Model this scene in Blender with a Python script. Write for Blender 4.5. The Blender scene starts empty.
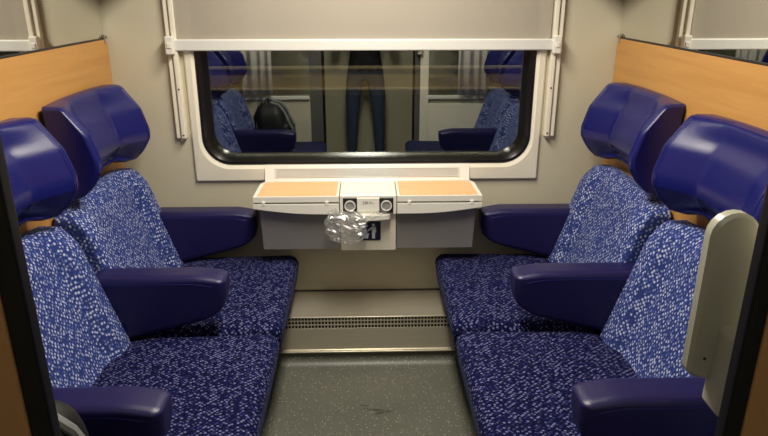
import bpy, bmesh, math, random
from math import pi, sin, cos, tan, atan, radians, sqrt
from mathutils import Vector, Matrix, noise

SC = bpy.context.scene
COL = SC.collection
# ------------------------------------------------------------------ camera
# metres; x to the right, y from the camera towards the window wall, z up
CAMH = 1.557
FL = 640.0                                  # focal length in pixels for a 768 px wide frame
TILT = atan(228 / FL)
YAW = atan(19.5 / FL * cos(TILT))
cd = bpy.data.cameras.new('camera')
cam = bpy.data.objects.new('camera', cd)
COL.objects.link(cam)
cam.location = (0, 0, CAMH)
cam.rotation_euler = (pi / 2 - TILT, 0, -YAW)
cd.sensor_width = 36.0
cd.lens = 36.0 * FL / 768.0
cd.clip_start = 0.02
SC.camera = cam
# ------------------------------------------------------------------ world, exposure, lamps
w = bpy.data.worlds.new('night')
SC.world = w
w.use_nodes = True
w.node_tree.nodes['Background'].inputs[0].default_value = (0.010, 0.012, 0.018, 1)
w.node_tree.nodes['Background'].inputs[1].default_value = 0.25
SC.view_settings.view_transform = 'Standard'
SC.view_settings.look = 'None'
SC.view_settings.gamma = 1
SC.view_settings.use_curve_mapping = False
SC.view_settings.exposure = 0.0


def area(name, loc, sx, sy, power, col, rot=(0, 0, 0)):
    l = bpy.data.lights.new(name, 'AREA')
    l.shape = 'RECTANGLE'
    l.size, l.size_y, l.energy, l.color = sx, sy, power, col
    o = bpy.data.objects.new(name, l)
    COL.objects.link(o)
    o.location = loc
    o.rotation_euler = rot
    return o


WARM = (1.0, 0.93, 0.81)
LAMP_Y = 1.80
area('compartment_lamp', (0, LAMP_Y, 2.215), 0.24, 1.10, 40, WARM)
area('corridor_lamp', (0, -0.12, 2.235), 1.4, 0.16, 3.2, WARM)
area('band_fill_light', (0, 4.6, 3.4), 5.0, 0.3, 130, (1.0, 0.85, 0.62))  # added light, only brightens the tan boards beyond the window; no known lamp

# ------------------------------------------------------------------ materials
MAT = {}


def new_mat(name):
    m = bpy.data.materials.new(name)
    m.use_nodes = True
    nt = m.node_tree
    b = nt.nodes['Principled BSDF']
    MAT[name] = m
    return m, nt, b


def lin(c):
    return tuple(((v / 255) / 12.92 if v <= 10 else ((v / 255 + 0.055) / 1.055) ** 2.4) for v in c) + (1,)


def N(nt, t, **kw):
    n = nt.nodes.new(t)
    for k, v in kw.items():
        setattr(n, k, v)
    return n


def plain(name, col, rough=0.5, metal=0.0, bump=0.0, bscale=200, spec=0.5, var=0.0, coat=0.0):
    m, nt, b = new_mat(name)
    b.inputs['Base Color'].default_value = lin(col)
    b.inputs['Roughness'].default_value = rough
    b.inputs['Metallic'].default_value = metal
    b.inputs['Specular IOR Level'].default_value = spec
    b.inputs['Coat Weight'].default_value = coat
    tc = N(nt, 'ShaderNodeTexCoord')
    if bump:
        n = N(nt, 'ShaderNodeTexNoise')
        n.inputs['Scale'].default_value = bscale
        n.inputs['Detail'].default_value = 3
        nt.links.new(tc.outputs['Object'], n.inputs['Vector'])
        bp = N(nt, 'ShaderNodeBump')
        bp.inputs['Strength'].default_value = bump
        bp.inputs['Distance'].default_value = 0.002
        nt.links.new(n.outputs['Fac'], bp.inputs['Height'])
        nt.links.new(bp.outputs['Normal'], b.inputs['Normal'])
    if var:
        n2 = N(nt, 'ShaderNodeTexNoise')
        n2.inputs['Scale'].default_value = 3.5
        n2.inputs['Detail'].default_value = 5
        nt.links.new(tc.outputs['Object'], n2.inputs['Vector'])
        r = N(nt, 'ShaderNodeValToRGB')
        c = lin(col)
        r.color_ramp.elements[0].color = tuple(v * (1 - var) for v in c[:3]) + (1,)
        r.color_ramp.elements[1].color = tuple(min(1, v * (1 + var)) for v in c[:3]) + (1,)
        r.color_ramp.elements[0].position = 0.3
        r.color_ramp.elements[1].position = 0.7
        nt.links.new(n2.outputs['Fac'], r.inputs['Fac'])
        nt.links.new(r.outputs['Color'], b.inputs['Base Color'])
    return m


plain('wall_beige', (205, 197, 172), 0.55, var=0.04)
plain('trim_beige', (240, 233, 214), 0.42, var=0.03)
plain('jamb_brown', (186, 140, 92), 0.5)
plain('post_grey', (96, 96, 92), 0.45)
plain('white_plastic', (232, 229, 218), 0.35)
plain('white_metal', (222, 222, 216), 0.3)
plain('grey_plastic', (140, 136, 134), 0.22, spec=0.6)
plain('handle_plastic', (190, 190, 172), 0.3)
plain('rubber', (16, 15, 14), 0.26, spec=0.7)
plain('black_trim', (10, 9, 9), 0.45)
plain('dark_base', (34, 34, 38), 0.6)
plain('leather', (20, 24, 96), 0.25, bump=0.25, bscale=420, spec=0.55)
plain('leather_arm', (30, 26, 74), 0.33, bump=0.3, bscale=420, spec=0.5)
plain('piping', (26, 28, 104), 0.32)
plain('chrome', (225, 225, 225), 0.12, metal=1.0)
plain('ceiling_white', (226, 222, 210), 0.6)
plain('socket_grey', (150, 148, 142), 0.35)
plain('socket_dark', (38, 36, 36), 0.4)
plain('ink', (34, 34, 34), 0.6)
plain('navy_print', (20, 20, 56), 0.4)
plain('white_print', (225, 222, 232), 0.5)
plain('denim', (62, 76, 104), 0.85, bump=0.3, bscale=500)
plain('jacket', (22, 22, 24), 0.7)
plain('skin', (205, 160, 132), 0.5)
plain('hair', (48, 34, 24), 0.6)
plain('shoe', (30, 28, 27), 0.5)
plain('pack_black', (14, 14, 15), 0.6, bump=0.4, bscale=600)
plain('pack_grey', (112, 114, 112), 0.6)
plain('curtain', (232, 228, 218), 0.8)
plain('rack_metal', (150, 150, 148), 0.35, metal=0.7)
plain('band', (196, 164, 120), 0.6, var=0.1)
plain('band_edge', (236, 216, 180), 0.5)
plain('night_ground', (40, 40, 42), 0.9)

# wood laminate: fine lengthwise grain


def wood(name, base, dark, stretch):
    m, nt, b = new_mat(name)
    tc = N(nt, 'ShaderNodeTexCoord')
    mp = N(nt, 'ShaderNodeMapping')
    mp.inputs['Scale'].default_value = stretch
    nt.links.new(tc.outputs['Object'], mp.inputs['Vector'])
    n = N(nt, 'ShaderNodeTexNoise')
    n.inputs['Scale'].default_value = 2.2
    n.inputs['Detail'].default_value = 7
    n.inputs['Roughness'].default_value = 0.6
    n.inputs['Distortion'].default_value = 0.6
    nt.links.new(mp.outputs['Vector'], n.inputs['Vector'])
    r = N(nt, 'ShaderNodeValToRGB')
    r.color_ramp.elements[0].color = lin(dark)
    r.color_ramp.elements[1].color = lin(base)
    r.color_ramp.elements[0].position = 0.34
    r.color_ramp.elements[1].position = 0.6
    nt.links.new(n.outputs['Fac'], r.inputs['Fac'])
    nt.links.new(r.outputs['Color'], b.inputs['Base Color'])
    b.inputs['Roughness'].default_value = 0.42
    return m


wood('wood_panel', (202, 150, 84), (190, 137, 72), (3, 0.7, 14))
wood('wood_top', (238, 184, 132), (232, 176, 122), (1.5, 14, 14))


# upholstery: navy plush with pale and mid blue flecks woven in
def fabric(name, ground, flecks, sheen):
    m, nt, b = new_mat(name)
    tc = N(nt, 'ShaderNodeTexCoord')
    oi = N(nt, 'ShaderNodeObjectInfo')
    ad = N(nt, 'ShaderNodeVectorMath', operation='ADD')
    mu = N(nt, 'ShaderNodeMath', operation='MULTIPLY')
    mu.inputs[1].default_value = 7.0
    nt.links.new(oi.outputs['Random'], mu.inputs[0])
    nt.links.new(tc.outputs['Object'], ad.inputs[0])
    nt.links.new(mu.outputs[0], ad.inputs[1])
    vo = N(nt, 'ShaderNodeTexVoronoi')
    vo.inputs['Scale'].default_value = 112
    vo.inputs['Randomness'].default_value = 0.5
    mp = N(nt, 'ShaderNodeMapping')
    mp.inputs['Rotation'].default_value = (0.5, 0.35, 0.8)
    st2 = N(nt, 'ShaderNodeVectorMath', operation='MULTIPLY')
    st2.inputs[1].default_value = (0.85, 1.0, 0.72)
    nt.links.new(ad.outputs[0], st2.inputs[0])
    nt.links.new(st2.outputs[0], mp.inputs['Vector'])
    nt.links.new(mp.outputs[0], vo.inputs['Vector'])
    dist = N(nt, 'ShaderNodeMapRange')
    dist.inputs['From Min'].default_value = 0.24
    dist.inputs['From Max'].default_value = 0.50
    dist.inputs['To Min'].default_value = 1
    dist.inputs['To Max'].default_value = 0
    nt.links.new(vo.outputs['Distance'], dist.inputs['Value'])
    sep = N(nt, 'ShaderNodeSeparateColor')
    nt.links.new(vo.outputs['Color'], sep.inputs[0])
    r = N(nt, 'ShaderNodeValToRGB')
    r.color_ramp.interpolation = 'CONSTANT'
    e = r.color_ramp.elements
    e[0].position, e[0].color = 0.0, lin(flecks[0])
    e[1].position, e[1].color = 0.15, lin(flecks[1])
    x = e.new(0.40)
    x.color = lin(flecks[2])
    nt.links.new(sep.outputs[0], r.inputs['Fac'])
    mx = N(nt, 'ShaderNodeMix', data_type='RGBA')
    mx.inputs[6].default_value = lin(ground)
    nt.links.new(dist.outputs[0], mx.inputs[0])
    nt.links.new(r.outputs['Color'], mx.inputs[7])
    nt.links.new(mx.outputs[2], b.inputs['Base Color'])
    b.inputs['Roughness'].default_value = 0.9
    b.inputs['Specular IOR Level'].default_value = 0.12
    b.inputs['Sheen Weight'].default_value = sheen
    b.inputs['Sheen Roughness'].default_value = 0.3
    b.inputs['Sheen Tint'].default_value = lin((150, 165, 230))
    bp = N(nt, 'ShaderNodeBump')
    bp.inputs['Strength'].default_value = 0.35
    bp.inputs['Distance'].default_value = 0.002
    nt.links.new(dist.outputs[0], bp.inputs['Height'])
    nt.links.new(bp.outputs['Normal'], b.inputs['Normal'])


# same plush twice; the way light falls is put into the colours, backs lighter
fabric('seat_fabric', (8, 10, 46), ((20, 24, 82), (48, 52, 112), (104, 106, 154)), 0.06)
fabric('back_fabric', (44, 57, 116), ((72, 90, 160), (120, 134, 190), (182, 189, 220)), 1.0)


ZF_ = -0.062


def floor_mat():
    m, nt, b = new_mat('floor_speckle')
    tc = N(nt, 'ShaderNodeTexCoord')
    vo = N(nt, 'ShaderNodeTexVoronoi')
    vo.inputs['Scale'].default_value = 95
    nt.links.new(tc.outputs['Object'], vo.inputs['Vector'])
    d = N(nt, 'ShaderNodeMapRange')
    d.inputs['From Min'].default_value = 0.10
    d.inputs['From Max'].default_value = 0.28
    d.inputs['To Min'].default_value = 1
    d.inputs['To Max'].default_value = 0
    nt.links.new(vo.outputs['Distance'], d.inputs['Value'])
    sep = N(nt, 'ShaderNodeSeparateColor')
    nt.links.new(vo.outputs['Color'], sep.inputs[0])
    th = N(nt, 'ShaderNodeMapRange')
    th.inputs['From Min'].default_value = 0.25
    th.inputs['From Max'].default_value = 0.95
    nt.links.new(sep.outputs[1], th.inputs['Value'])
    fl = N(nt, 'ShaderNodeMath', operation='MULTIPLY')
    nt.links.new(d.outputs[0], fl.inputs[0])
    nt.links.new(th.outputs[0], fl.inputs[1])
    no = N(nt, 'ShaderNodeTexNoise')
    no.inputs['Scale'].default_value = 4
    no.inputs['Detail'].default_value = 6
    nt.links.new(tc.outputs['Object'], no.inputs['Vector'])
    r = N(nt, 'ShaderNodeValToRGB')
    r.color_ramp.elements[0].color = lin((88, 88, 79))
    r.color_ramp.elements[1].color = lin((108, 108, 97))
    nt.links.new(no.outputs['Fac'], r.inputs['Fac'])
    mx = N(nt, 'ShaderNodeMix', data_type='RGBA')
    nt.links.new(fl.outputs[0], mx.inputs[0])
    nt.links.new(r.outputs['Color'], mx.inputs[6])
    mx.inputs[7].default_value = lin((205, 208, 196))
    col = mx.outputs[2]
    nz = N(nt, 'ShaderNodeTexNoise')
    nz.inputs['Scale'].default_value = 45
    nz.inputs['Detail'].default_value = 4
    nt.links.new(tc.outputs['Object'], nz.inputs['Vector'])
    for (sx, sy, rx, ry, rot) in ((0.030, 2.205, 0.075, 0.010, -0.15), (0.055, 2.185, 0.045, 0.012, 0.3), (-0.02, 2.235, 0.035, 0.006, -0.3), (0.20, 1.75, 0.05, 0.008, 0.7), (-0.18, 1.62, 0.04, 0.007, 0.2)):
        m2 = N(nt, 'ShaderNodeMapping', vector_type='TEXTURE')
        m2.inputs['Location'].default_value = (sx, sy, ZF_)
        m2.inputs['Rotation'].default_value = (0, 0, rot)
        m2.inputs['Scale'].default_value = (rx, ry, 1)
        nt.links.new(tc.outputs['Object'], m2.inputs['Vector'])
        ln = N(nt, 'ShaderNodeVectorMath', operation='LENGTH')
        nt.links.new(m2.outputs[0], ln.inputs[0])
        sm = N(nt, 'ShaderNodeMath', operation='ADD')
        nt.links.new(ln.outputs['Value'], sm.inputs[0])
        nt.links.new(nz.outputs['Fac'], sm.inputs[1])
        rg = N(nt, 'ShaderNodeMapRange')
        rg.inputs['From Min'].default_value = 0.7
        rg.inputs['From Max'].default_value = 1.5
        rg.inputs['To Min'].default_value = 0.75
        rg.inputs['To Max'].default_value = 0.0
        nt.links.new(sm.outputs[0], rg.inputs['Value'])
        mq = N(nt, 'ShaderNodeMix', data_type='RGBA')
        nt.links.new(rg.outputs[0], mq.inputs[0])
        nt.links.new(col, mq.inputs[6])
        mq.inputs[7].default_value = lin((34, 33, 30))
        col = mq.outputs[2]
    nt.links.new(col, b.inputs['Base Color'])
    b.inputs['Roughness'].default_value = 0.42
    bp = N(nt, 'ShaderNodeBump')
    bp.inputs['Strength'].default_value = 0.25
    bp.inputs['Distance'].default_value = 0.002
    nt.links.new(vo.outputs['Distance'], bp.inputs['Height'])
    nt.links.new(bp.outputs['Normal'], b.inputs['Normal'])


floor_mat()


def steel():
    m, nt, b = new_mat('brushed_steel')
    tc = N(nt, 'ShaderNodeTexCoord')
    mp = N(nt, 'ShaderNodeMapping')
    mp.inputs['Scale'].default_value = (2, 90, 90)
    nt.links.new(tc.outputs['Object'], mp.inputs['Vector'])
    n = N(nt, 'ShaderNodeTexNoise')
    n.inputs['Scale'].default_value = 3
    n.inputs['Detail'].default_value = 4
    nt.links.new(mp.outputs['Vector'], n.inputs['Vector'])
    n2 = N(nt, 'ShaderNodeTexNoise')
    n2.inputs['Scale'].default_value = 9
    n2.inputs['Detail'].default_value = 5
    nt.links.new(tc.outputs['Object'], n2.inputs['Vector'])
    r = N(nt, 'ShaderNodeMapRange')
    r.inputs['To Min'].default_value = 0.24
    r.inputs['To Max'].default_value = 0.42
    nt.links.new(n2.outputs['Fac'], r.inputs['Value'])
    nt.links.new(r.outputs[0], b.inputs['Roughness'])
    c = N(nt, 'ShaderNodeValToRGB')
    c.color_ramp.elements[0].color = lin((194, 187, 168))
    c.color_ramp.elements[1].color = lin((216, 209, 190))
    nt.links.new(n.outputs['Fac'], c.inputs['Fac'])
    nt.links.new(c.outputs['Color'], b.inputs['Base Color'])
    b.inputs['Metallic'].default_value = 0.6


steel()


def mixmat(name, fac, tint, rough=0.0, gcol=(1, 1, 1, 1), fresnel=False):
    """pane: part mirror reflection, part clear view through"""
    m, nt, b = new_mat(name)
    nt.nodes.remove(b)
    out = nt.nodes['Material Output']
    t = N(nt, 'ShaderNodeBsdfTransparent')
    t.inputs[0].default_value = tint
    g = N(nt, 'ShaderNodeBsdfGlossy')
    g.inputs['Color'].default_value = gcol
    g.inputs['Roughness'].default_value = rough
    mx = N(nt, 'ShaderNodeMixShader')
    if fresnel:
        lw = N(nt, 'ShaderNodeLayerWeight')
        lw.inputs['Blend'].default_value = fac
        nt.links.new(lw.outputs['Fresnel'], mx.inputs[0])
    else:
        mx.inputs[0].default_value = fac
    nt.links.new(t.outputs[0], mx.inputs[1])
    nt.links.new(g.outputs[0], mx.inputs[2])
    nt.links.new(mx.outputs[0], out.inputs[0])
    return m


mixmat('window_glass', 0.36, (0.55, 0.58, 0.56, 1), 0.0, (0.95, 1.0, 0.96, 1))
mixmat('clear_glass', 0.08, (0.93, 0.95, 0.94, 1))
mb_ = mixmat('bag_film', 0.16, (0.90, 0.90, 0.89, 1), 0.22)
_nt = mb_.node_tree
_mx = [n for n in _nt.nodes if n.type == 'MIX_SHADER'][0]
_df = N(_nt, 'ShaderNodeBsdfTranslucent')
_d2 = N(_nt, 'ShaderNodeBsdfDiffuse')
_a = N(_nt, 'ShaderNodeMixShader')
_a.inputs[0].default_value = 0.5
_b = N(_nt, 'ShaderNodeMixShader')
_b.inputs[0].default_value = 0.17
_nt.links.new(_df.outputs[0], _a.inputs[1])
_nt.links.new(_d2.outputs[0], _a.inputs[2])
_nt.links.new(_mx.outputs[0], _b.inputs[1])
_nt.links.new(_a.outputs[0], _b.inputs[2])
_nt.links.new(_b.outputs[0], _nt.nodes['Material Output'].inputs[0])
mm, nt_, b_ = new_mat('mirror_silver')
b_.inputs['Base Color'].default_value = (0.80, 0.80, 0.76, 1)
b_.inputs['Metallic'].default_value = 1
b_.inputs['Roughness'].default_value = 0.015
# roller blind cloth: thin weave, a little see-through
mm, nt_, b_ = new_mat('blind_cloth')
b_.inputs['Base Color'].default_value = lin((184, 175, 160))
b_.inputs['Roughness'].default_value = 0.30
b_.inputs['Alpha'].default_value = 0.82
b_.inputs['Specular IOR Level'].default_value = 0.6
mm, nt_, b_ = new_mat('lamp_diffuser')
b_.inputs['Emission Color'].default_value = (1, 0.92, 0.78, 1)
b_.inputs['Emission Strength'].default_value = 5.0


# ------------------------------------------------------------------ mesh helpers
class MB:
    def __init__(self):
        self.v, self.f, self.mi = [], [], []
        self.wn = False

    def add(self, verts, faces, mi=0):
        o = len(self.v)
        self.v += [tuple(p) for p in verts]
        self.f += [tuple(o + i for i in f) for f in faces]
        self.mi += [mi] * len(faces)
        return self

    def rbox(self, lo, hi, r=0.004, k=2, m=(1, 1, 1), fn=None, mi=0):
        """rounded box between two corners; k corner segments, m mid segments, fn deforms every point"""
        if fn is None:
            self.wn = True
        h = [(b - a) / 2 for a, b in zip(lo, hi)]
        c = [(b + a) / 2 for a, b in zip(lo, hi)]
        r = min(r, min(h) * 0.98)
        ax = []
        for i in range(3):
            e = h[i] - r
            a = [-e - r * tan(pi / 4 * j / k) for j in range(k, 0, -1)]
            a += [-e + 2 * e * j / m[i] for j in range(m[i] + 1)]
            a += [e + r * tan(pi / 4 * j / k) for j in range(1, k + 1)]
            ax.append(a)
        idx, V, F = {}, [], []

        def vid(key, p):
            if key in idx:
                return idx[key]
            inner = [max(-(h[i] - r), min(h[i] - r, p[i])) for i in range(3)]
            d = Vector([p[i] - inner[i] for i in range(3)])
            if d.length > 1e-9:
                d = d.normalized() * r
            q = Vector(inner) + d
            q = Vector((q.x + c[0], q.y + c[1], q.z + c[2]))
            if fn:
                q = fn(q)
            idx[key] = len(V)
            V.append(tuple(q))
            return idx[key]
        for d in range(3):
            u, w2 = (d + 1) % 3, (d + 2) % 3
            nu, nw = len(ax[u]), len(ax[w2])
            for s in (0, len(ax[d]) - 1):
                for i in range(nu - 1):
                    for j in range(nw - 1):
                        q = []
                        for (a, b2) in ((i, j), (i + 1, j), (i + 1, j + 1), (i, j + 1)):
                            key = [0, 0, 0]
                            key[d], key[u], key[w2] = s, a, b2
                            p = [ax[t][key[t]] for t in range(3)]
                            q.append(vid(tuple(key), p))
                        if s == 0:
                            q.reverse()
                        F.append(q)
        return self.add(V, F, mi)

    def tube(self, pts, rad, n=8, cap=True, mi=0):
        pts = [Vector(p) for p in pts]
        V, F = [], []
        up = Vector((0, 0, 1))
        for i, p in enumerate(pts):
            t = (pts[min(i + 1, len(pts) - 1)] - pts[max(i - 1, 0)]).normalized()
            s = t.cross(up)
            if s.length < 1e-3:
                s = t.cross(Vector((0, 1, 0)))
            s.normalize()
            b = s.cross(t)
            rr = rad[i] if isinstance(rad, (list, tuple)) else rad
            for k in range(n):
                a = 2 * pi * k / n
                V.append(p + s * (cos(a) * rr) + b * (sin(a) * rr))
        for i in range(len(pts) - 1):
            for k in range(n):
                F.append((i * n + k, i * n + (k + 1) % n, (i + 1) * n + (k + 1) % n, (i + 1) * n + k))
        if cap:
            F.append(tuple(range(n - 1, -1, -1)))
            F.append(tuple(len(pts) * n - n + k for k in range(n)))
        return self.add(V, F, mi)

    def prism(self, poly, axis, a, b, mi=0):
        """polygon (2-D list) extruded along axis between a and b"""
        n = len(poly)

        def P(q, t):
            return {'x': (t, q[0], q[1]), 'y': (q[0], t, q[1]), 'z': (q[0], q[1], t)}[axis]
        V = [P(q, a) for q in poly] + [P(q, b) for q in poly]
        F = [tuple(range(n)), tuple(range(2 * n - 1, n - 1, -1))]
        F += [(i, n + i, n + (i + 1) % n, (i + 1) % n) for i in range(n)]
        return self.add(V, F, mi)

    def loft(self, loops, closed=False, caps=False, mi=0):
        n = len(loops[0])
        V = [p for l in loops for p in l]
        F = []
        m = len(loops)
        for i in range(m if closed else m - 1):
            j = (i + 1) % m
            for k in range(n):
                F.append((i * n + k, i * n + (k + 1) % n, j * n + (k + 1) % n, j * n + k))
        if caps:
            F.append(tuple(range(n - 1, -1, -1)))
            F.append(tuple((m - 1) * n + k for k in range(n)))
        return self.add(V, F, mi)

    def mesh(self, name, mats, smooth=True, angle=40):
        me = bpy.data.meshes.new(name)
        me.from_pydata(self.v, [], self.f)
        if isinstance(mats, str):
            mats = [mats]
        for m in mats:
            me.materials.append(MAT[m])
        me.polygons.foreach_set('material_index', self.mi)
        bm = bmesh.new()
        bm.from_mesh(me)
        bmesh.ops.recalc_face_normals(bm, faces=bm.faces[:])
        if smooth:
            for f in bm.faces:
                f.smooth = True
            for e in bm.edges:
                if len(e.link_faces) == 2 and e.calc_face_angle(0) > radians(angle):
                    e.smooth = False
        bm.to_mesh(me)
        bm.free()
        if self.wn and smooth:
            me['weighted'] = 1
        return me


def link(name, me, parent=None, loc=None, rot=None):
    o = bpy.data.objects.new(name, me)
    COL.objects.link(o)
    if me is not None and me.get('weighted'):
        md = o.modifiers.new('weighted_normal', 'WEIGHTED_NORMAL')
        md.keep_sharp = True
    if parent:
        o.parent = parent
    if loc:
        o.location = loc
    if rot:
        o.rotation_euler = rot
    return o


def tag(o, label, cat, group=None):
    o['label'] = label
    o['category'] = cat
    if group:
        o['group'] = group
    return o


def thing(name, label, cat, loc=(0, 0, 0), rz=0, group=None):
    return tag(link(name, None, None, loc, (0, 0, rz)), label, cat, group)


def struct(name, me, parent=None):
    o = link(name, me, parent)
    if not parent:
        o['kind'] = 'structure'
    return o


def box(lo, hi, r=0.004, k=2):
    return MB().rbox(lo, hi, r, k)


def sst(a, b, x):
    t = max(0, min(1, (x - a) / (b - a)))
    return t * t * (3 - 2 * t)


def interp(tab, x):
    if x <= tab[0][0]:
        return tab[0][1]
    for (a, b), (c, d) in zip(tab, tab[1:]):
        if x <= c:
            return b + (d - b) * (x - a) / (c - a)
    return tab[-1][1]


# ------------------------------------------------------------------ room dimensions
ZF = -0.062            # floor
ZC = 2.28              # ceiling
XW = 1.10              # partition walls at +-XW
YW = 2.83              # window wall
YD = 0.555             # door wall (between YD and YD+0.06)
YC = -0.80             # corridor outer wall
XC = 2.0               # corridor half length

# ------------------------------------------------------------------ shell
struct('floor', box((-XC, YC, ZF - 0.05), (XC, YW + 0.1, ZF), 0.001, 1).mesh('floor', 'floor_speckle'))
struct('ceiling', box((-XC, YC, ZC), (XC, YW + 0.1, ZC + 0.05), 0.001, 1).mesh('ceiling', 'ceiling_white'))
T = 0.09
OW, OZ0, OZ1 = 0.755, 0.79, 1.80      # window opening
b = MB()
for lo, hi in (((-XW - .05, YW, ZF), (-OW, YW + T, ZC)), ((OW, YW, ZF), (XW + .05, YW + T, ZC)),
               ((-OW, YW, ZF), (OW, YW + T, OZ0)), ((-OW, YW, OZ1), (OW, YW + T, ZC))):
    b.rbox(lo, hi, 0.0005, 1)
struct('wall_back', b.mesh('wall_back', 'wall_beige'))
PANEL_TOP = 1.362
for s, nm in ((-1, 'left'), (1, 'right')):
    x0, x1 = sorted((s * XW, s * (XW + 0.05)))
    wl = struct('wall_' + nm, box((x0, YD, ZF), (x1, YW, ZC), 0.001, 1).mesh('wall_' + nm, 'wall_beige'))
    x0, x1 = sorted((s * (XW - 0.012), s * XW))
    p = struct('wood_panel', box((x0, YD + 0.07, 0.30), (x1, YW - 0.004, PANEL_TOP), 0.002, 1).mesh('wood_panel', 'wood_panel'), wl)
    p['label'] = 'orange beech laminate panel with fine grain'
# floor upstand below the heater step
YS = 2.563
cv = [(YS + 0.03, ZF), (YS - 0.045, ZF)] + [(YS - 0.045 + 0.042 * sin(a), ZF + 0.050 * (1 - cos(a))) for a in [pi / 2 * i / 6 for i in range(7)]] + [(YS, ZF + 0.062), (YS + 0.03, ZF + 0.062)]
struct('baseboard_back', MB().prism(cv, 'x', -XW, XW).mesh('baseboard_back', 'floor_speckle'))

# door wall: lower panels, posts, header, glass
b = MB()
for s in (-1, 1):
    xa, xb = sorted((s * 0.443, s * XW))
    b.rbox((xa, YD, ZF), (xb, YD + 0.055, 0.74), 0.003, 1)
    b.rbox((xa, YD, 1.93), (xb, YD + 0.055, ZC), 0.003, 1)
    xa, xb = sorted((s * 0.98, s * XW))
    b.rbox((xa, YD, 0.74), (xb, YD + 0.055, 1.93), 0.003, 1)
b.rbox((-0.443, YD, 1.98), (0.443, YD + 0.055, ZC), 0.003, 1)
wf = struct('wall_front', b.mesh('wall_front', 'wall_beige'))
for s, xi in ((-1, 0.346), (1, 0.396)):
    xa, xb = sorted((s * xi, s * 0.445))
    tr = struct('trim_%d' % (1 if s < 0 else 2), box((xa, YD - 0.004, ZF), (xb, YD + 0.017, 1.98), 0.003).mesh('door_post', 'jamb_brown'))
    xa, xb = sorted((s * (xi + 0.001), s * 0.445))
    struct('post_cover', box((xa, YD + 0.017, ZF), (xb, YD + 0.032, 1.98), 0.002, 1).mesh('post_cover', 'post_grey'), tr)
    xa, xb = sorted((s * (xi - (0.022 if s < 0 else 0.018)), s * (xi + 0.001)))
    sl = struct('rubber_seal', box((xa, YD - 0.002, ZF), (xb, YD + 0.017, 1.98), 0.004, 2).mesh('rubber_seal', 'black_trim'), tr)
    sl['label'] = 'black rubber strip along the door opening'
    xa, xb = sorted((s * 0.445, s * 0.98))
    struct('glass_pane', box((xa, YD + 0.022, 0.74), (xb, YD + 0.028, 1.93), 0.001, 1).mesh('glass_pane', 'clear_glass'), wf)
    struct('sill', box((xa, YD + 0.05, 0.735), (xb, YD + 0.074, 0.765), 0.005).mesh('sill', 'white_plastic'), wf)

# corridor
struct('wall_corridor', box((-XC, YC - 0.05, ZF), (XC, YC, ZC), 0.001, 1).mesh('wall_corridor', 'wall_beige'))
for s, nm in ((-1, 'corridor_left'), (1, 'corridor_right')):
    x0, x1 = sorted((s * XC, s * (XC + 0.05)))
    struct('wall_' + nm, box((x0, YC, ZF), (x1, YD + 0.055, ZC), 0.001, 1).mesh('wall_' + nm, 'wall_beige'))
    x0, x1 = sorted((s * (XW + 0.05), s * XC))
    struct('wall_neighbour_' + nm[9:], box((x0, YD, ZF), (x1, YD + 0.055, ZC), 0.001, 1).mesh('wall_neighbour', 'wall_beige'))


# ------------------------------------------------------------------ window
def rr(hw, z0, z1, r, y, n=10, cx=0.0):
    pts = []
    for (sx, zc, a0) in ((1, z0 + r, -pi / 2), (1, z1 - r, 0), (-1, z1 - r, pi / 2), (-1, z0 + r, pi)):
        xc = cx + sx * (hw - r)
        for i in range(n + 1):
            a = a0 + pi / 2 * i / n
            pts.append((xc + r * cos(a), y, zc + r * sin(a)))
    return pts


GX = 0.006
win = struct('window_1', MB().loft([
    rr(0.778, 0.737, 1.86, 0.006, YW - 0.0005, cx=GX), rr(0.778, 0.737, 1.86, 0.006, YW - 0.010, cx=GX), rr(0.772, 0.743, 1.854, 0.006, YW - 0.016, cx=GX),
    rr(0.748, 0.796, 1.80, 0.135, YW - 0.020, cx=GX), rr(0.735, 0.812, 1.79, 0.125, YW - 0.012, cx=GX), rr(0.735, 0.812, 1.79, 0.125, YW + 0.02, cx=GX),
    rr(0.742, 0.80, 1.795, 0.13, YW + 0.03, cx=GX)], closed=True).mesh('window_surround', 'trim_beige', angle=10))
struct('gasket', MB().loft([
    rr(0.737, 0.811, 1.79, 0.125, YW - 0.006, cx=GX), rr(0.731, 0.818, 1.785, 0.12, YW - 0.013, cx=GX), rr(0.722, 0.827, 1.78, 0.115, YW - 0.013, cx=GX),
    rr(0.714, 0.834, 1.77, 0.11, YW - 0.004, cx=GX), rr(0.692, 0.852, 1.76, 0.10, YW + 0.025, cx=GX), rr(0.690, 0.856, 1.76, 0.10, YW + 0.05, cx=GX),
    rr(0.745, 0.80, 1.795, 0.12, YW + 0.05, cx=GX)], closed=True).mesh('gasket', 'rubber'), win)
struct('glass_pane', MB().loft([rr(0.70, 0.842, 1.77, 0.105, YW + 0.044, cx=GX), rr(0.70, 0.842, 1.77, 0.105, YW + 0.049, cx=GX)], caps=True).mesh('glass_pane', 'window_glass'), win)

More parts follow.
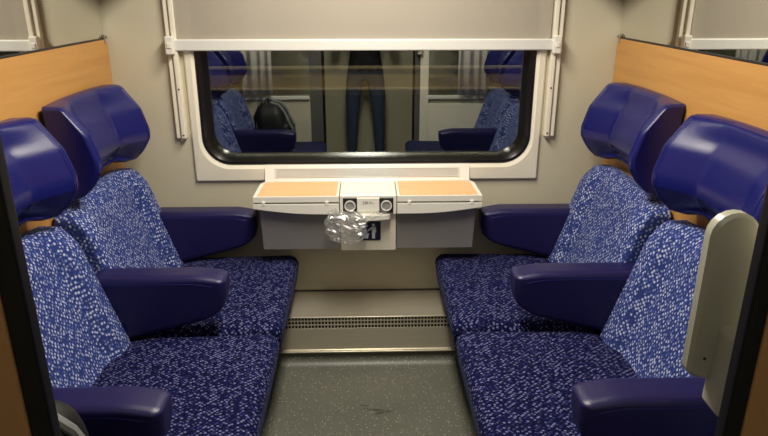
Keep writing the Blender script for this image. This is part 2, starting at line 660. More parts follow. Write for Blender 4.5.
# ------------------------------------------------------------------ ventilation ledge under the window
led = thing('window_ledge', 'white ledge with a narrow metal air grille below the window', 'ledge', (0.006, YW, 0.73))
prof = [(0, 0.0), (-0.046, 0.0), (-0.046, 0.014), (-0.040, 0.020), (-0.026, 0.078), (-0.022, 0.083), (0, 0.084)]
link('body', MB().prism(prof, 'x', -0.462, 0.462).mesh('ledge_body', 'white_plastic'), led)
sl = Vector((0, 0.014, 0.058)).normalized()
nr = Vector((0, -0.058, 0.014)).normalized()
base = Vector((0, -0.040, 0.020))
b = MB()
ex = [-0.418, 0.418]
for (t0, t1, xa, xb) in ((0.010, 0.015, -0.418, 0.418), (0.047, 0.052, -0.418, 0.418), (0.015, 0.047, -0.418, -0.410), (0.015, 0.047, 0.410, 0.418)):
    p = [base + sl * t0, base + sl * t1, base + sl * t1 + nr * 0.003, base + sl * t0 + nr * 0.003]
    b.prism([(q.y, q.z) for q in p], 'x', xa, xb)
link('grille_frame', b.mesh('grille_frame', 'white_metal'), led)
q_ = [base + sl * 0.012 + nr * 0.0002, base + sl * 0.050 + nr * 0.0002, base + sl * 0.050 + nr * 0.0006, base + sl * 0.012 + nr * 0.0006]
link('grille_backing', MB().prism([(q.y, q.z) for q in q_], 'x', -0.414, 0.414).mesh('grille_backing', 'socket_grey'), led)
b = MB()
for i in range(6):
    t0 = 0.0168 + i * 0.0050
    p = [base + sl * t0, base + sl * (t0 + 0.0034), base + sl * (t0 + 0.0034) + nr * 0.0018, base + sl * t0 + nr * 0.0018]
    b.prism([(q.y, q.z) for q in p], 'x', -0.410, 0.410)
o = link('slat', b.mesh('slat', 'white_metal'), led)
o['kind'] = 'stuff'

# ------------------------------------------------------------------ roller blind with its guides
bl = thing('roller_blind', 'grey roller blind half drawn over the window with white bottom bar', 'blind', (0, YW - 0.03, 1.315))
b = MB()
ns = 24
V, F = [], []
for i in range(ns + 1):
    x = -0.79 + 1.58 * i / ns
    V += [(x, 0.004, 0.03), (x, 0.004 + 0.002 * sin(i * 1.3), 0.30), (x, 0.0045, 0.62)]
for i in range(ns):
    for j in range(2):
        F.append((i * 3 + j, i * 3 + 3 + j, i * 3 + 4 + j, i * 3 + 1 + j))
b.add(V, F)
link('cloth', b.mesh('blind_cloth', 'blind_cloth'), bl)
link('bottom_bar', MB().rbox((-0.80, -0.012, 0.0), (0.80, 0.012, 0.047), 0.006, 3).mesh('bottom_bar', 'white_metal'), bl)
link('roller', MB().tube([(-0.79, 0.0, 0.63), (0.79, 0.0, 0.63)], 0.025, 16).mesh('roller', 'white_metal'), bl)
br = MB().rbox((-0.018, -0.018, -0.014), (0.018, 0.010, 0.062), 0.006, 2).rbox((-0.010, -0.022, 0.012), (0.010, -0.012, 0.036), 0.004, 2).mesh('bracket', 'white_plastic')
gr = MB().rbox((-0.022, 0.004, -0.375), (-0.006, 0.029, 0.62), 0.003, 1).rbox((0.002, -0.006, -0.375), (0.022, 0.029, 0.62), 0.004, 1).rbox((-0.008, 0.014, -0.388), (0.004, 0.029, 0.62), 0.001, 1).mesh('guide_rail', 'trim_beige')
sc = MB().tube([(0, 0, 0), (0, -0.003, 0)], 0.004, 10).mesh('screw', 'socket_dark')
for s in (-1, 1):
    g = link('guide_rail', gr, bl, (s * 0.820 if s > 0 else -0.812, 0, 0), (0, 0, 0))
    if s > 0:
        g.scale = (-1, 1, 1)
    for z in (-0.36, -0.16):
        q = link('screw', sc, g, (-0.002 + 0.014, -0.005, z))
    link('bracket', br, bl, (s * 0.815, -0.012, 0))

# ------------------------------------------------------------------ mirrors above the wood panels
clip = MB().rbox((-0.005, -0.009, -0.026), (0.004, 0.009, 0.012), 0.003, 2).tube([(-0.004, 0, 0.0), (-0.012, 0, 0.0)], 0.0065, 12).mesh('clip', 'chrome')
for s, nm in ((-1, 'left'), (1, 'right')):
    mr = thing('wall_mirror', 'long wall mirror above the wooden panel on the %s, by the %s headrests' % (nm, nm), 'mirror', (s * XW, 1.72, PANEL_TOP), 0)
    x0, x1 = sorted((-s * 0.002, -s * 0.008))
    link('glass', MB().rbox((x0, -1.0, 0.006), (x1, 1.095, 0.52), 0.0008, 1).mesh('mirror_glass', 'mirror_silver', smooth=False), mr)
    x0, x1 = sorted((0, -s * 0.011))
    link('edge_strip', MB().rbox((x0, -1.0, 0.0), (x1, 1.095, 0.008), 0.002, 1).mesh('edge_strip', 'socket_dark'), mr)
    for yy in (1.083, -0.9):
        c = link('clip', clip, mr, (-s * 0.012, yy, 0.008), (0, 0, 0 if s > 0 else pi))

# ------------------------------------------------------------------ fold-out tables left and right of the bin console
YT = 2.565
rnd = random.Random(3)


def table(name_side, xi, xo):
    s = 1 if xo > xi else -1
    xm = (xi + xo) / 2
    t = thing('folding_table', 'small fold-out table with orange wood top %s of the socket console' % name_side, 'table', (xm, YT, 0.0))
    L = lambda x: x - xm
    # white lid frame, slightly chamfered at its outer rear corner
    pl = [(L(xi), 0.0), (L(xo), 0.0), (L(xo), 0.006), (L(xo) - s * 0.002, 0.20), (L(xo) - s * 0.018, 0.232), (L(xi), 0.232)]
    link('lid', MB().prism(pl, 'z', 0.716, 0.740).mesh('lid', 'white_plastic'), t)
    vp = [(L(xi) + s * 0.010, 0.012), (L(xo) - s * 0.016, 0.012), (L(xo) - s * 0.022, 0.20), (L(xo) - s * 0.03, 0.214), (L(xi) + s * 0.010, 0.214)]
    v = link('wood_top', MB().prism(vp, 'z', 0.7395, 0.7425).mesh('wood_top', 'wood_top'), t)
    v['label'] = 'pale orange wood inlay'
    # apron with a belly
    ap = []
    n = 14
    for i in range(n + 1):
        u = i / n
        ap.append((L(xo) + (L(xi) - L(xo)) * u, 0.690 - 0.026 * sin(pi / 2 * min(1, u * 1.3))))
    ap += [(L(xi), 0.7075), (L(xo), 0.7075)]
    link('apron', MB().prism(ap, 'y', -0.004, 0.05).mesh('apron', 'white_plastic'), t)
    for u in (0.12, 0.86):
        xx = L(xo) + (L(xi) - L(xo)) * u
        link('hinge', MB().rbox((xx - 0.007, -0.0055, 0.702), (xx + 0.007, 0.01, 0.720), 0.002, 1).mesh('hinge', 'white_plastic'), t)
    # glossy grey pocket below
    x1, x2 = sorted((L(xi) , L(xo) - s * 0.018))
    fr = [(x1, 0.03, 0.70), (x2, 0.03, 0.70), (x2, 0.22, 0.70), (x1, 0.22, 0.70)]
    bt = [(x1 + (0.006 if s < 0 else 0), 0.055, 0.482), (x2 - (0.006 if s > 0 else 0), 0.055, 0.482), (x2 - (0.006 if s > 0 else 0), 0.22, 0.468), (x1 + (0.006 if s < 0 else 0), 0.22, 0.468)]
    pk = link('pocket', MB().loft([bt, fr], caps=True).mesh('pocket', 'grey_plastic'), t)
    pk['label'] = 'glossy grey pocket panel'
    return t


table('left', -0.1165, -0.476)
table('right', 0.130, 0.489)

# console with sockets and bin
cx = 0.0068
con = thing('bin_console', 'white console with two power sockets above a waste bin under the window', 'waste bin', (cx, YT, 0))
HW = 0.1205
link('housing', MB().rbox((-HW, 0.004, 0.655), (HW, 0.235, 0.744), 0.006, 3).mesh('housing', 'white_plastic'), con)
fp = link('socket_plate', MB().rbox((-0.050, -0.001, 0.672), (0.050, 0.006, 0.732), 0.002, 2).mesh('socket_plate', 'white_plastic'), con)
cu = bpy.data.curves.new('lettering', 'FONT')
cu.body = '230 V~'
cu.size = 0.016
cu.align_x = 'CENTER'
cu.extrude = 0.0003
to = bpy.data.objects.new('lettering', cu)
COL.objects.link(to)
dg = bpy.context.evaluated_depsgraph_get()
tm = bpy.data.meshes.new_from_object(to.evaluated_get(dg))
bpy.data.objects.remove(to)
tm.materials.clear()
tm.materials.append(MAT['ink'])
link('lettering', tm, fp, (0.0, -0.0014, 0.706), (pi / 2, 0, 0))


def ring(r_out, r_in, y0, y1, n=24):
    def c(r, y):
        return [(r * cos(2 * pi * i / n), y, r * sin(2 * pi * i / n)) for i in range(n)]
    return MB().loft([c(r_out, y1), c(r_out, y0), c(r_in, y0), c(r_in, y1)], closed=True)


sock = MB().rbox((-0.030, -0.004, -0.034), (0.030, 0.004, 0.034), 0.004, 2).mesh('socket', 'socket_dark')
rim = ring(0.0235, 0.019, -0.010, 0.0).mesh('rim', 'white_metal')
well = MB().loft([[(r * cos(2 * pi * i / 20), y, r * sin(2 * pi * i / 20)) for i in range(20)] for r, y in ((0.0195, -0.006), (0.018, -0.0045), (0.004, -0.0042))], caps=True).mesh('well', 'socket_grey')
hole = MB().tube([(-0.009, -0.0050, 0), (-0.009, -0.003, 0)], 0.003, 10).tube([(0.009, -0.0050, 0), (0.009, -0.003, 0)], 0.003, 10).mesh('pin_hole', 'ink')
earth = MB().rbox((-0.0025, -0.007, 0.013), (0.0025, -0.003, 0.020), 0.0008, 1).mesh('earth_clip', 'chrome')
for xx, a in ((-0.0765, 0.5), (0.0765, -0.3)):
    so = link('socket', sock, con, (xx, 0.0, 0.700))
    so['label'] = 'round mains socket in a dark square recess'
    link('rim', rim, so)
    link('well', well, so)
    link('pin_hole', hole, so, None, (0, a, 0))
    link('earth_clip', earth, so, None, (0, a, 0))
    link('earth_clip', earth, so, None, (0, a + pi, 0))
# bin body
fr = [(-HW + 0.002, 0.022, 0.664), (HW - 0.002, 0.022, 0.664), (HW - 0.002, 0.22, 0.664), (-HW + 0.002, 0.22, 0.664)]
bt = [(-HW + 0.002, 0.040, 0.480), (HW - 0.002, 0.040, 0.480), (HW - 0.002, 0.22, 0.468), (-HW + 0.002, 0.22, 0.468)]
bn = link('bin', MB().loft([bt, fr], caps=True).mesh('bin', 'trim_beige'), con)
# lid lip, bowed
lp = [(-0.098, 0.03), (-0.092, -0.004)] + [(-0.085 + 0.17 * i / 10, -0.010 - 0.014 * sin(pi * i / 10)) for i in range(11)] + [(0.092, -0.004), (0.098, 0.03)]
link('lid', MB().prism(lp, 'z', 0.640, 0.660).mesh('bin_lid', 'white_plastic'), con)
# pictogram plate: dark blue square with one cut corner, a figure dropping litter
py = 0.0275
pic = link('pictogram', None, con, (0.0118, py, 0.578), (radians(-6.0), 0, 0))
bpy.data.objects.remove(pic)
q = []
hw_ = 0.040
for (px_, pz_, a0) in ((hw_ - .006, -hw_ + .006, -pi / 2), (hw_ - .006, hw_ - .006, 0)):
    q += [(px_ + .006 * cos(a0 + pi / 2 * i / 4), pz_ + .006 * sin(a0 + pi / 2 * i / 4)) for i in range(5)]
q += [(-0.004, hw_), (-0.012, hw_ - 0.004), (-hw_ + 0.003, -0.008), (-hw_, -0.016)]
q += [(-hw_ + .006 + .006 * cos(pi + pi / 2 * i / 4), -hw_ + .006 + .006 * sin(pi + pi / 2 * i / 4)) for i in range(5)]
pic = link('pictogram', MB().prism(q, 'y', -0.004, 0.004).mesh('pictogram', 'navy_print'), con, (0.0085, py + 0.004, 0.574), (radians(6.0), 0, 0))
pic.scale = (1.12, 1, 1.12)
pic['label'] = 'dark blue sign of a white figure dropping litter into a bin'
b = MB()
b.prism([(0.012 + 0.0062 * cos(2 * pi * i / 14), 0.026 + 0.0062 * sin(2 * pi * i / 14)) for i in range(14)], 'y', -0.0052, -0.003)
b.prism([(0.003, 0.018), (0.020, 0.018), (0.022, 0.012), (0.022, -0.006), (0.0185, -0.006), (0.018, -0.032), (0.0065, -0.032), (0.006, 0.004), (0.003, 0.008)], 'y', -0.0052, -0.003)
b.prism([(0.004, 0.018), (-0.012, 0.002), (-0.009, -0.001), (0.006, 0.010)], 'y', -0.0052, -0.003)
b.prism([(-0.031, -0.010), (-0.006, -0.010), (-0.009, -0.031), (-0.028, -0.031)], 'y', -0.0052, -0.003)
b.prism([(-0.016, -0.001), (-0.012, -0.001), (-0.012, -0.006), (-0.016, -0.006)], 'y', -0.0052, -0.003)
link('figure', b.mesh('figure', 'white_print'), pic)

# clear plastic bag, hanging crumpled from the bin lid
random.seed(5)


def bag():
    nu, nv = 34, 22
    V, F = [], []
    for j in range(nv + 1):
        v = j / nv
        for i in range(nu):
            a = 2 * pi * i / nu
            rx = 0.080 * (0.72 + 0.42 * sin(pi * min(1, v * 0.85 + 0.12))) * (1 if v < 0.8 else sqrt(max(0.0, 1 - ((v - 0.8) / 0.205) ** 2)))
            ry = 0.030 * (0.5 + 0.8 * sin(pi * min(1, v * 0.9 + 0.05))) * (1 if v < 0.8 else sqrt(max(0.0, 1 - ((v - 0.8) / 0.205) ** 2)))
            p = Vector((rx * cos(a) + 0.02 * v, ry * sin(a), -0.145 * v))
            k = Vector((p.x * 24, p.y * 24 + 4, p.z * 24))
            d = noise.fractal(k, 0.8, 2.2, 4) * 0.016
            k2 = abs(noise.noise(k * 2.1 + Vector((7, 3, 1)))) * 0.026
            r = Vector((cos(a), sin(a), 0))
            p += r * (d - k2 + random.uniform(-0.003, 0.003)) + Vector((0, 0, noise.noise(k * 1.4) * 0.010))
            V.append(p)
    for j in range(nv):
        for i in range(nu):
            F.append((j * nu + i, j * nu + (i + 1) % nu, (j + 1) * nu + (i + 1) % nu, (j + 1) * nu + i))
    m = MB().add(V, F)
    # torn end drawn to the right over the lid
    V, F = [], []
    n, w_ = 26, 8
    for i in range(n + 1):
        u = i / n
        for j in range(w_ + 1):
            t = j / w_
            x = -0.03 + 0.215 * u
            wd = 0.020 * (1 - 0.35 * u)
            z = -0.006 - 0.020 * sin(pi * u) + 0.016 * u * u + (t - 0.5) * wd * 2
            y = -0.018 - 0.010 * sin(pi * u) + noise.noise(Vector((x * 60, t * 3, 2))) * 0.010
            V.append((x, y, z + noise.noise(Vector((x * 45, t * 2.5, 9))) * 0.010))
    for i in range(n):
        for j in range(w_):
            F.append((i * (w_ + 1) + j, (i + 1) * (w_ + 1) + j, (i + 1) * (w_ + 1) + j + 1, i * (w_ + 1) + j + 1))
    m.add(V, F)
    return m


tag(link('plastic_bag', bag().mesh('plastic_bag', 'bag_film', smooth=False), None, (-0.100, YT - 0.046, 0.690)),
    'crumpled clear plastic bag hanging from the waste bin lid', 'plastic bag')

# ------------------------------------------------------------------ heater step along the window wall
st = thing('heater_step', 'steel heater cover step with perforated grille below the window', 'heater', (0, YS, 0))
ZS = 0.176
XS = XW - 0.005
link('top_plate', MB().rbox((-XS, -0.004, ZS - 0.004), (XS, YW - YS - 0.001, ZS), 0.002, 2).mesh('top_plate', 'brushed_steel'), st)
link('rear_seal', MB().rbox((-XS, YW - YS - 0.010, ZS), (XS, YW - YS - 0.001, ZS + 0.005), 0.002, 1).mesh('rear_seal', 'socket_dark'), st)
link('backing', MB().rbox((-XS, 0.030, 0.0), (XS, 0.034, ZS - 0.004), 0.001, 1).mesh('backing', 'ink'), st)
b = MB()
zg0, zg1 = 0.112, ZS - 0.004
for z in (zg0, zg0 + 0.0195, zg0 + 0.039, zg1 - 0.004):
    b.rbox((-XS, 0, z), (XS, 0.003, z + 0.0055), 0.0005, 1)
nb = 146
for i in range(nb + 1):
    x = -XS + 0.0025 + (2 * XS - 0.005) * i / nb
    b.add([(x - 0.0026, 0.0006, zg0), (x + 0.0026, 0.0006, zg0), (x + 0.0026, 0.0006, zg1), (x - 0.0026, 0.0006, zg1),
           (x - 0.0026, 0.0026, zg0), (x + 0.0026, 0.0026, zg0), (x + 0.0026, 0.0026, zg1), (x - 0.0026, 0.0026, zg1)],
          [(0, 1, 2, 3), (7, 6, 5, 4), (0, 3, 7, 4), (1, 5, 6, 2)])
o = link('grille', b.mesh('grille', 'brushed_steel', smooth=False), st)
o['kind'] = 'stuff'
link('front_plate', MB().prism([(0, 0.112), (0.004, 0.112), (0.004, 0.004), (-0.012, 0.004), (-0.012, 0.010), (-0.004, 0.012)], 'x', -XS, XS).mesh('front_plate', 'brushed_steel'), st)
link('bottom_lip', MB().rbox((-XS, -0.018, 0.0), (XS, 0.004, 0.007), 0.002, 2).mesh('bottom_lip', 'brushed_steel'), st)

# ------------------------------------------------------------------ seats; local x runs towards the partition wall, origin at lateral 0.70 on the floor
X0 = 0.70
PITCH = 0.72
YC1 = 2.408
ZO = -ZF


def loc_fn(fn):
    return lambda q: fn(q) + Vector((-X0, 0, ZO))


def cush(q):
    x, y, z = q
    u = (x - 0.312) / 0.58
    crown = 0.012 * (1 - (y / 0.358) ** 2) if z > 0.33 else 0
    front = 0.022 * (1 - sst(0.235, 0.40, z)) * (1 if x < 0.5 else 0)
    return Vector((x + front, y, z + crown + (0.010 * (1 - u) - 0.02 * sst(0.75, 1, u)) * (1 if z > 0.33 else 0)))


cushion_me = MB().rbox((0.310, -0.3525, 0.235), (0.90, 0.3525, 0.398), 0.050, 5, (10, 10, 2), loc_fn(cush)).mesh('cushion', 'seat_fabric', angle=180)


def back(q):
    x, y, z = q
    t = (x - 0.83) / 0.25                     # 0 front ... 1 rear
    h = (z - 0.30) / 0.54
    y2 = y * (1 - 0.03 * sst(0.25, 1, h))
    xf = 0.800 + 0.32 * (z - 0.30)
    rec = 1 - sst(0.190, 0.235, abs(y2))
    xf += 0.042 * rec * sst(-0.05, 0.2, h) * (1 - 0.55 * sst(0.78, 1.0, h))
    xf += 0.03 * sst(0.86, 1.02, h)
    return Vector((xf + (1.078 - xf) * t, y2, z - 0.010 * sst(0.2, 0.29, abs(y)) * sst(0.75, 1, h)))


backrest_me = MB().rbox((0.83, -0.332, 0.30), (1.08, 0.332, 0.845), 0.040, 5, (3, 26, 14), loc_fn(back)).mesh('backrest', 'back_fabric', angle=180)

HP = [(0.872, 1.02), (0.884, 0.982), (0.925, 0.944), (0.972, 0.916), (1.01, 0.915), (1.095, 0.940), (1.178, 1.002), (1.188, 1.012), (1.197, 1.035)]


def head_front(y, z):
    w_ = max(0, min(1, (abs(y) - 0.118) / 0.135))
    return interp(HP, z) + 0.072 * (1 - w_) * sst(0.862, 0.90, z) * (1 - 0.4 * sst(1.12, 1.19, z))


def head(q):
    x, y, z = q
    t = (x - 0.92) / 0.17
    xf = head_front(y, z)
    arch = 0.004 * (1 - (y / 0.27) ** 2)
    low = 0.030 * (1 - sst(0.13, 0.25, abs(y))) * max(0, 1 - (z - 0.874) / 0.10)
    return Vector((xf + (1.087 - xf) * t, y * (1 - 0.04 * t), z + (arch if z > 1.03 else low)))


headrest_me = MB().rbox((0.92, -0.284, 0.874), (1.078, 0.284, 1.194), 0.016, 6, (3, 34, 22), loc_fn(head)).mesh('headrest', 'leather', angle=17)
crease_mes = []
for yy in (-0.119, 0.119):
    crease_mes.append(MB().tube([(head_front(yy, z) + 0.0006 - X0, yy, z + ZO) for z in [0.895 + 0.0185 * i for i in range(16)]], 0.0016, 6).mesh('crease_seam', 'leather_arm'))
piping_mes = []
for s in (-1, 1):
    for yy in (0.249, 0.260):
        b = MB()
        pts = []
        for i in range(15):
            z = 0.900 + (1.172 - 0.900) * i / 14
            pts.append((head_front(yy, z) - 0.0002 - X0, s * yy, z + ZO))
        pts += [(1.03 - X0, s * yy * 0.985, 1.192 + ZO), (1.07 - X0, s * yy * 0.965, 1.192 + ZO)]
        b.tube(pts, 0.0018, 6)
        piping_mes.append(b.mesh('piping', 'piping'))


def arm(q):
    x, y, z = q
    t = (z - 0.40) / 0.23
    u = (x - 0.49) / 0.46
    top = 0.638 - 0.014 * (1 - sst(0, 0.22, u))
    bot = 0.488 - 0.10 * min(1, u / 0.8) + 0.02 * (1 - sst(0, 0.12, u))
    tip = 0.012 * (1 - sst(0.0, 0.6, t)) * (1 - sst(0, 0.3, u))
    return Vector((x + tip, y * (0.92 + 0.08 * t), bot + (top - bot) * t))


arm_me = MB().rbox((0.490, -0.054, 0.40), (0.95, 0.054, 0.63), 0.026, 5, (12, 3, 5), loc_fn(arm)).mesh('armrest', 'leather_arm', angle=60)
seam_mes = []
for s in (-1, 1):
    b = MB()
    pts = [(0.506 + 0.42 * (i / 14) - X0, s * (0.0525 if i else 0.046), (0.612 - 0.014 * (1 - sst(0, 0.22, 0.42 * i / 14 / 0.46))) + ZO) for i in range(15)]
    b.tube(pts, 0.0018, 6)
    seam_mes.append(b.mesh('arm_seam', 'piping'))
base_me = MB().rbox((0.50 - X0, -0.125, 0.0), (1.06 - X0, 0.125, 0.30), 0.01, 2).mesh('base', 'dark_base')
shell_me = MB().rbox((1.055 - X0, -0.24, 0.28 + ZO), (1.087 - X0, 0.24, 0.70 + ZO), 0.01, 2).mesh('back_frame', 'dark_base')


def seat(label, s, n, arms):
    """s side (+1 right, -1 left), n-th from the window, arms: world y offsets of the armrests"""
    t = thing('train_seat', label, 'seat', (s * X0, (YC1, YC1 - PITCH, 0.984)[n], ZF), 0 if s > 0 else pi, 'compartment seats')
    link('cushion', cushion_me, t)
    link('backrest', backrest_me, t)
    h = link('headrest', headrest_me, t, (0.003 if s > 0 else -0.010, 0, 0))
    h['label'] = 'dark blue leather headrest with two wings'
    for pm in piping_mes:
        link('piping', pm, h)
    for pm in crease_mes:
        link('crease_seam', pm, h)
    link('base', base_me, t)
    for dy in arms:
        a = link('armrest', arm_me, t, (0.022 if s > 0 else -0.002, dy * s, 0))
        a['label'] = 'dark blue leather armrest'
        for sm in seam_mes:
            link('seam', sm, a)
    return t


for s, nm in ((-1, 'left'), (1, 'right')):
    seat('blue speckled train seat on the %s beside the window with two armrests' % nm, s, 0, (0.312, -0.36))
    seat('blue speckled train seat in the %s row between window seat and door seat' % nm, s, 1, (-0.362,))
seat('blue speckled train seat next to the door on the left, under the backpack', -1, 2, ())
seat('blue speckled train seat next to the door on the right, behind the door handle', 1, 2, ())

YDR = 0.612
# ------------------------------------------------------------------ sliding door pushed open to the right, with its handle
b = MB()
for lo, hi in (((0.434, YDR, ZF + 0.01), (0.50, YDR + 0.016, 1.95)), ((1.02, YDR, ZF + 0.01), (1.075, YDR + 0.016, 1.95)),
               ((0.50, YDR, ZF + 0.01), (1.02, YDR + 0.016, 0.70)), ((0.50, YDR, 1.88), (1.02, YDR + 0.016, 1.95))):
    b.rbox(lo, hi, 0.003, 1)
dr = struct('door_1', b.mesh('door_1', 'trim_beige'))
struct('glass_pane', box((0.50, YDR + 0.006, 0.70), (1.02, YDR + 0.010, 1.88), 0.001, 1).mesh('glass_pane', 'clear_glass'), dr)


def stadium(x0, x1, z0, z1, y, n=10, ins=0.0):
    r = (x1 - x0) / 2 - ins
    xc = (x0 + x1) / 2
    top = [(xc + r * cos(pi * i / n), y, z1 - ins - r + r * sin(pi * i / n)) for i in range(n + 1)]
    bot = [(xc - r * cos(pi * i / n) , y, z0 + ins + 0.55 * r - 0.55 * r * sin(pi * i / n)) for i in range(n + 1)]
    return top + bot


HX0, HX1, HZ0, HZ1, HY = 0.3805, 0.4365, 1.116, 1.327, 0.655
hd = struct('handle', MB().loft([stadium(HX0, HX1, HZ0, HZ1, HY + 0.012, ins=0.004), stadium(HX0, HX1, HZ0, HZ1, HY + 0.008), stadium(HX0, HX1, HZ0, HZ1, HY - 0.004), stadium(HX0, HX1, HZ0, HZ1, HY - 0.008, ins=0.004)], caps=True).mesh('handle', 'handle_plastic', angle=30), dr)
hd['label'] = 'pale grey rounded pull handle'
struct('handle_mount', MB().rbox((0.408, YDR + 0.004, 1.082), (0.445, YDR + 0.046, 1.190), 0.007, 3).mesh('handle_mount', 'handle_plastic'), hd)
struct('screw', MB().tube([(0.398, HY - 0.0095, 1.146), (0.398, HY - 0.006, 1.146)], 0.0016, 10).mesh('screw', 'socket_dark'), hd)

# ------------------------------------------------------------------ curtains at the corridor windows
for s, nm in ((-1, 'left'), (1, 'right')):
    V, F = [], []
    n = 48
    for i in range(n + 1):
        u = i / n
        y = 0.014 * sin(u * 2 * pi * 3.5 + 0.6 * sin(u * 9))
        for z, k in ((0.0, 1.15), (0.5, 1.0), (1.13, 0.7)):
            V.append((-0.12 + 0.24 * u, y * k, z))
    for i in range(n):
        for j in range(2):
            F.append((i * 3 + j, i * 3 + 3 + j, i * 3 + 4 + j, i * 3 + 1 + j))
    c = thing('curtain', 'pale gathered curtain reflected in the window, at the corridor glass on the %s' % nm, 'curtain', (s * 0.845, YD + 0.112, 0.78))
    cl = link('cloth', MB().add(V, F).mesh('curtain', 'curtain', angle=180), c)
    md = cl.modifiers.new('thickness', 'SOLIDIFY')
    md.thickness = 0.002
    link('rail', MB().tube([(-0.15, 0, 1.13), (0.15, 0, 1.13)], 0.007, 10).mesh('rail', 'rack_metal'), c)

# ------------------------------------------------------------------ backpack on the door seat, left
bp_ = thing('backpack', 'black backpack with grey stripes on the left seat by the door', 'backpack', (-0.665, 1.02, 0.405), radians(0))


def packf(q):
    x, y, z = q
    h = z / 0.46
    k = 1 - 0.34 * sst(0.55, 1.0, h) - 0.06 * (1 - sst(0, 0.2, h))
    return Vector((x * (1 - 0.25 * sst(0.5, 1, h)) - 0.03 * h, y * k, z))


link('body', MB().rbox((-0.11, -0.165, 0), (0.09, 0.165, 0.37), 0.06, 5, (3, 5, 8), packf).mesh('pack_body', 'pack_black', angle=180), bp_)
link('front_pocket', MB().rbox((0.05, -0.13, 0.02), (0.125, 0.13, 0.24), 0.035, 4, (2, 4, 4), packf).mesh('front_pocket', 'pack_black', angle=180), bp_)
for yy in (-0.075, 0.075):
    pts = [(0.128, yy, 0.03), (0.128, yy, 0.20), (0.098, yy * 0.95, 0.26), (0.075, yy * 0.85, 0.32), (0.035, yy * 0.75, 0.366), (-0.02, yy * 0.7, 0.380)]
    st_ = link('stripe', MB().tube([(p[0] - 0.004, p[1], p[2]) for p in pts], 0.012, 8).mesh('stripe', 'pack_grey'), bp_)
    st_['label'] = 'grey stripe'
for yy in (-0.09, 0.09):
    pts = [(-0.10, yy, 0.05), (-0.135, yy, 0.16), (-0.14, yy * 0.9, 0.28), (-0.10, yy * 0.7, 0.36)]
    link('shoulder_strap', MB().tube(pts, 0.014, 8).mesh('shoulder_strap', 'pack_black'), bp_)
link('top_handle', MB().tube([(-0.06 , -0.05 + 0.1 * i / 8, 0.362 + 0.04 * sin(pi * i / 8)) for i in range(9)], 0.008, 8).mesh('top_handle', 'pack_black'), bp_)

# ------------------------------------------------------------------ ceiling lamp and luggage racks (above the frame; they light and shade the compartment)
cl = thing('ceiling_light', 'long ceiling light over the aisle between the facing seats', 'ceiling light', (0, LAMP_Y, ZC))
link('housing', MB().rbox((-0.17, -0.62, -0.050), (0.17, 0.62, 0.0), 0.01, 2).mesh('lamp_housing', 'white_metal'), cl)
link('diffuser', MB().rbox((-0.13, -0.56, -0.060), (0.13, 0.56, -0.049), 0.004, 2).mesh('diffuser', 'lamp_diffuser'), cl)
for s, nm in ((-1, 'left'), (1, 'right')):
    rk = thing('luggage_rack', 'metal luggage rack over the %s seat row, above the mirror' % nm, 'luggage rack', (s * XW, 1.70, 1.76))
    xs = -s
    link('front_rail', MB().tube([(xs * 0.40, -1.02, 0), (xs * 0.40, 1.04, 0)], 0.016, 12).mesh('front_rail', 'rack_metal'), rk)
    sh = MB()
    for k in range(9):
        sh.tube([(xs * (0.03 + 0.041 * k), -1.02, -0.01), (xs * (0.03 + 0.041 * k), 1.04, -0.01)], 0.009, 8)
    o = link('shelf_rods', sh.mesh('shelf_rods', 'rack_metal'), rk)
    o['kind'] = 'stuff'
    xa, xb = sorted((xs * 0.004, xs * 0.385))
    link('shade_sheet', MB().rbox((xa, -1.02, -0.006), (xb, 1.04, -0.002), 0.001, 1).mesh('shade_sheet', 'rack_metal'), rk)  # solid sheet added under the rods to cast a crisp shade in the corners
    for yy in (-0.98, 0.0, 1.0):
        link('bracket', MB().prism([(0.0, -0.10), (xs * 0.03, -0.10), (xs * 0.40, -0.018), (xs * 0.40, 0.0), (0.0, 0.0)], 'y', yy - 0.008, yy + 0.008).mesh('rack_bracket', 'rack_metal'), rk)

# ------------------------------------------------------------------ outside the window, at night
pb = thing('tan_bands', 'tan barrier with two pale rails beyond the dark window', 'band', (0, 6.0, -0.6))  # tan bands in the glass, built as a board with rails outside
link('board', MB().rbox((-4.5, 0, 1.235), (4.5, 0.03, 1.49), 0.004, 1).mesh('band_board', 'band'), pb)
link('rail', MB().rbox((-4.5, -0.03, 1.475), (4.5, 0.035, 1.50), 0.004, 1).mesh('band_rail', 'band_edge'), pb)
link('rail', MB().rbox((-4.5, -0.03, 1.285), (4.5, 0.0, 1.305), 0.004, 1).mesh('band_rail', 'band_edge'), pb)
for i in range(7):
    x = -4.2 + 1.4 * i
    link('post', MB().rbox((x - 0.03, 0.03, 0), (x + 0.03, 0.09, 1.49), 0.004, 1).mesh('band_post', 'dark_base'), pb)
struct('trim_3', box((-6, YW + 0.6, -0.7), (6, 9, -0.6), 0.01, 1).mesh('platform', 'night_ground'))

# ------------------------------------------------------------------ the person taking the picture (mirrored in the window)
PY = -0.40


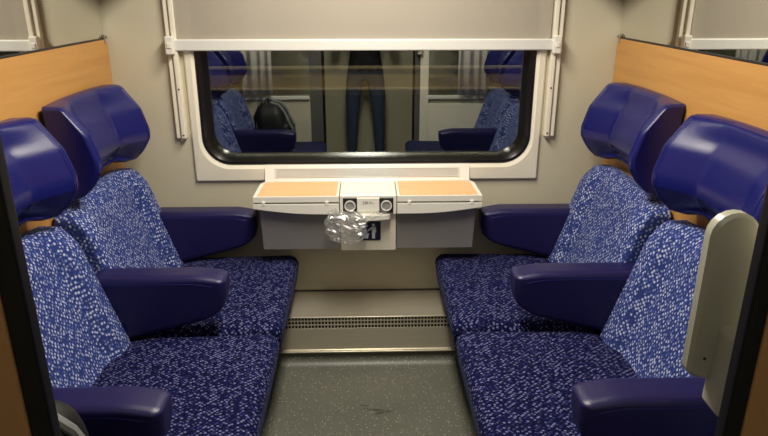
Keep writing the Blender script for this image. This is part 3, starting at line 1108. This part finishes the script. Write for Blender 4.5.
def skin_mesh(name, chains, mats, pick, levels=1):
    """chains: list of (points with radii, start index or None) joined into one skin graph"""
    V, E, R = [], [], []
    for ch in chains:
        prev = None
        for p in ch:
            if isinstance(p, int):
                prev = p
                continue
            V.append(p[0])
            R.append(p[1])
            if prev is not None:
                E.append((prev, len(V) - 1))
            prev = len(V) - 1
    me = bpy.data.meshes.new(name)
    me.from_pydata(V, E, [])
    o = bpy.data.objects.new(name, me)
    COL.objects.link(o)
    o.modifiers.new('skin', 'SKIN')
    su = o.modifiers.new('sub', 'SUBSURF')
    su.levels = su.render_levels = levels
    for i, sv in enumerate(me.skin_vertices[0].data):
        r = R[i]
        sv.radius = r if isinstance(r, tuple) else (r, r)
        sv.use_root = (i == 0)
    dg = bpy.context.evaluated_depsgraph_get()
    m2 = bpy.data.meshes.new_from_object(o.evaluated_get(dg))
    bpy.data.objects.remove(o)
    m2.materials.clear()
    for m in mats:
        m2.materials.append(MAT[m])
    for p in m2.polygons:
        p.use_smooth = True
        p.material_index = pick(p.center)
    return m2


pe = thing('person', 'person in jeans and dark jacket standing in the doorway, reflected in the window', 'person', (0, PY, ZF))
body = [
    # pelvis, spine, neck, head (index 0..7)
    [((0, 0, 0.94), (0.155, 0.105)), ((0, 0.005, 1.06), (0.145, 0.10)), ((0, 0.0, 1.22), (0.16, 0.11)), ((0, -0.005, 1.36), (0.165, 0.11)), ((0, 0.0, 1.46), (0.075, 0.07)),
     ((0, 0.015, 1.52), (0.052, 0.055)), ((0, 0.03, 1.60), (0.072, 0.085)), ((0, 0.028, 1.68), (0.070, 0.088)), ((0, 0.020, 1.735), (0.045, 0.06))],
]
for s in (-1, 1):
    body.append([0, ((s * 0.095, 0, 0.86), 0.092), ((s * 0.115, 0.01, 0.68), 0.080), ((s * 0.125, 0.02, 0.48), 0.060), ((s * 0.13, 0.0, 0.33), 0.062), ((s * 0.135, -0.02, 0.14), 0.048),
                 ((s * 0.137, -0.02, 0.065), 0.048), ((s * 0.145, 0.07, 0.042), (0.042, 0.038)), ((s * 0.15, 0.15, 0.036), (0.040, 0.032))])
n0 = 9 + 2 * 8
for s in (-1, 1):
    body.append([3, ((s * 0.17, -0.005, 1.40), 0.065), ((s * 0.235, 0.02, 1.28), 0.052), ((s * 0.255, 0.08, 1.17), 0.044), ((s * 0.20, 0.19, 1.34), 0.038), ((s * 0.145, 0.275, 1.51), 0.027),
                 ((s * 0.120, 0.320, 1.560), (0.030, 0.016)), ((s * 0.105, 0.345, 1.595), (0.034, 0.014))])
for k, s in enumerate((-1, 1)):
    wr = n0 + k * 7 + 5
    kn = n0 + k * 7 + 6
    for j, (dz, ln) in enumerate(((0.026, 0.95), (0.008, 1.05), (-0.010, 1.0), (-0.028, 0.8))):
        body.append([kn, ((s * 0.099, 0.362, 1.600 + dz), 0.0095), ((s * 0.090, 0.3765 + 0.010 * ln, 1.598 + dz), 0.0085), ((s * (0.078 - 0.012 * ln), 0.3905, 1.596 + dz), 0.0075)])
    body.append([wr, ((s * 0.100, 0.325, 1.548), 0.012), ((s * 0.078, 0.346, 1.562), 0.010), ((s * 0.060, 0.358, 1.582), 0.0085)])


def pick(c):
    if c.z > 1.515 and c.y < 0.16:
        return 2
    if c.y > 0.262:
        return 2
    if c.z < 0.095:
        return 3
    return 0 if c.z < 0.92 else 1


link('body', skin_mesh('person_body', body, ['denim', 'jacket', 'skin', 'shoe'], pick, 2), pe)


def hairf(q):
    return Vector((q.x * 0.95, q.y, q.z + (0.0 if q.y < 0.02 else 0.02 * sst(0.02, 0.1, q.y))))


link('hair', MB().rbox((-0.088, -0.085, 1.60), (0.088, 0.095, 1.775), 0.075, 5, (2, 2, 2), lambda q: Vector((q.x, q.y, q.z if q.y < 0.03 else max(q.z, 1.685)))).mesh('hair', 'hair', angle=180), pe)
link('nose', MB().tube([(0, 0.112, 1.655), (0, 0.128, 1.632), (0, 0.118, 1.620)], [0.007, 0.012, 0.008], 8).mesh('nose', 'skin'), pe)
link('mouth', MB().rbox((-0.024, 0.105, 1.585), (0.024, 0.118, 1.599), 0.005, 2).mesh('mouth', 'skin'), pe)
for s in (-1, 1):
    link('eye', MB().rbox((s * 0.032 - 0.013, 0.100, 1.648), (s * 0.032 + 0.013, 0.116, 1.662), 0.006, 3).mesh('eye', 'white_print'), pe)
    link('ear', MB().rbox((s * 0.078 - 0.010, 0.005, 1.615), (s * 0.078 + 0.010, 0.045, 1.675), 0.009, 3).mesh('ear', 'skin'), pe)
ph = thing('phone', 'black phone held up by the person in jeans', 'phone', (0, PY + 0.379, 1.50))
link('case', MB().rbox((-0.083, -0.004, 0.0), (0.083, 0.004, 0.082), 0.004, 3).mesh('phone_case', 'pack_black'), ph)
link('screen', MB().rbox((-0.078, -0.0052, 0.004), (0.078, -0.003, 0.078), 0.001, 1).mesh('phone_screen', 'rubber'), ph)
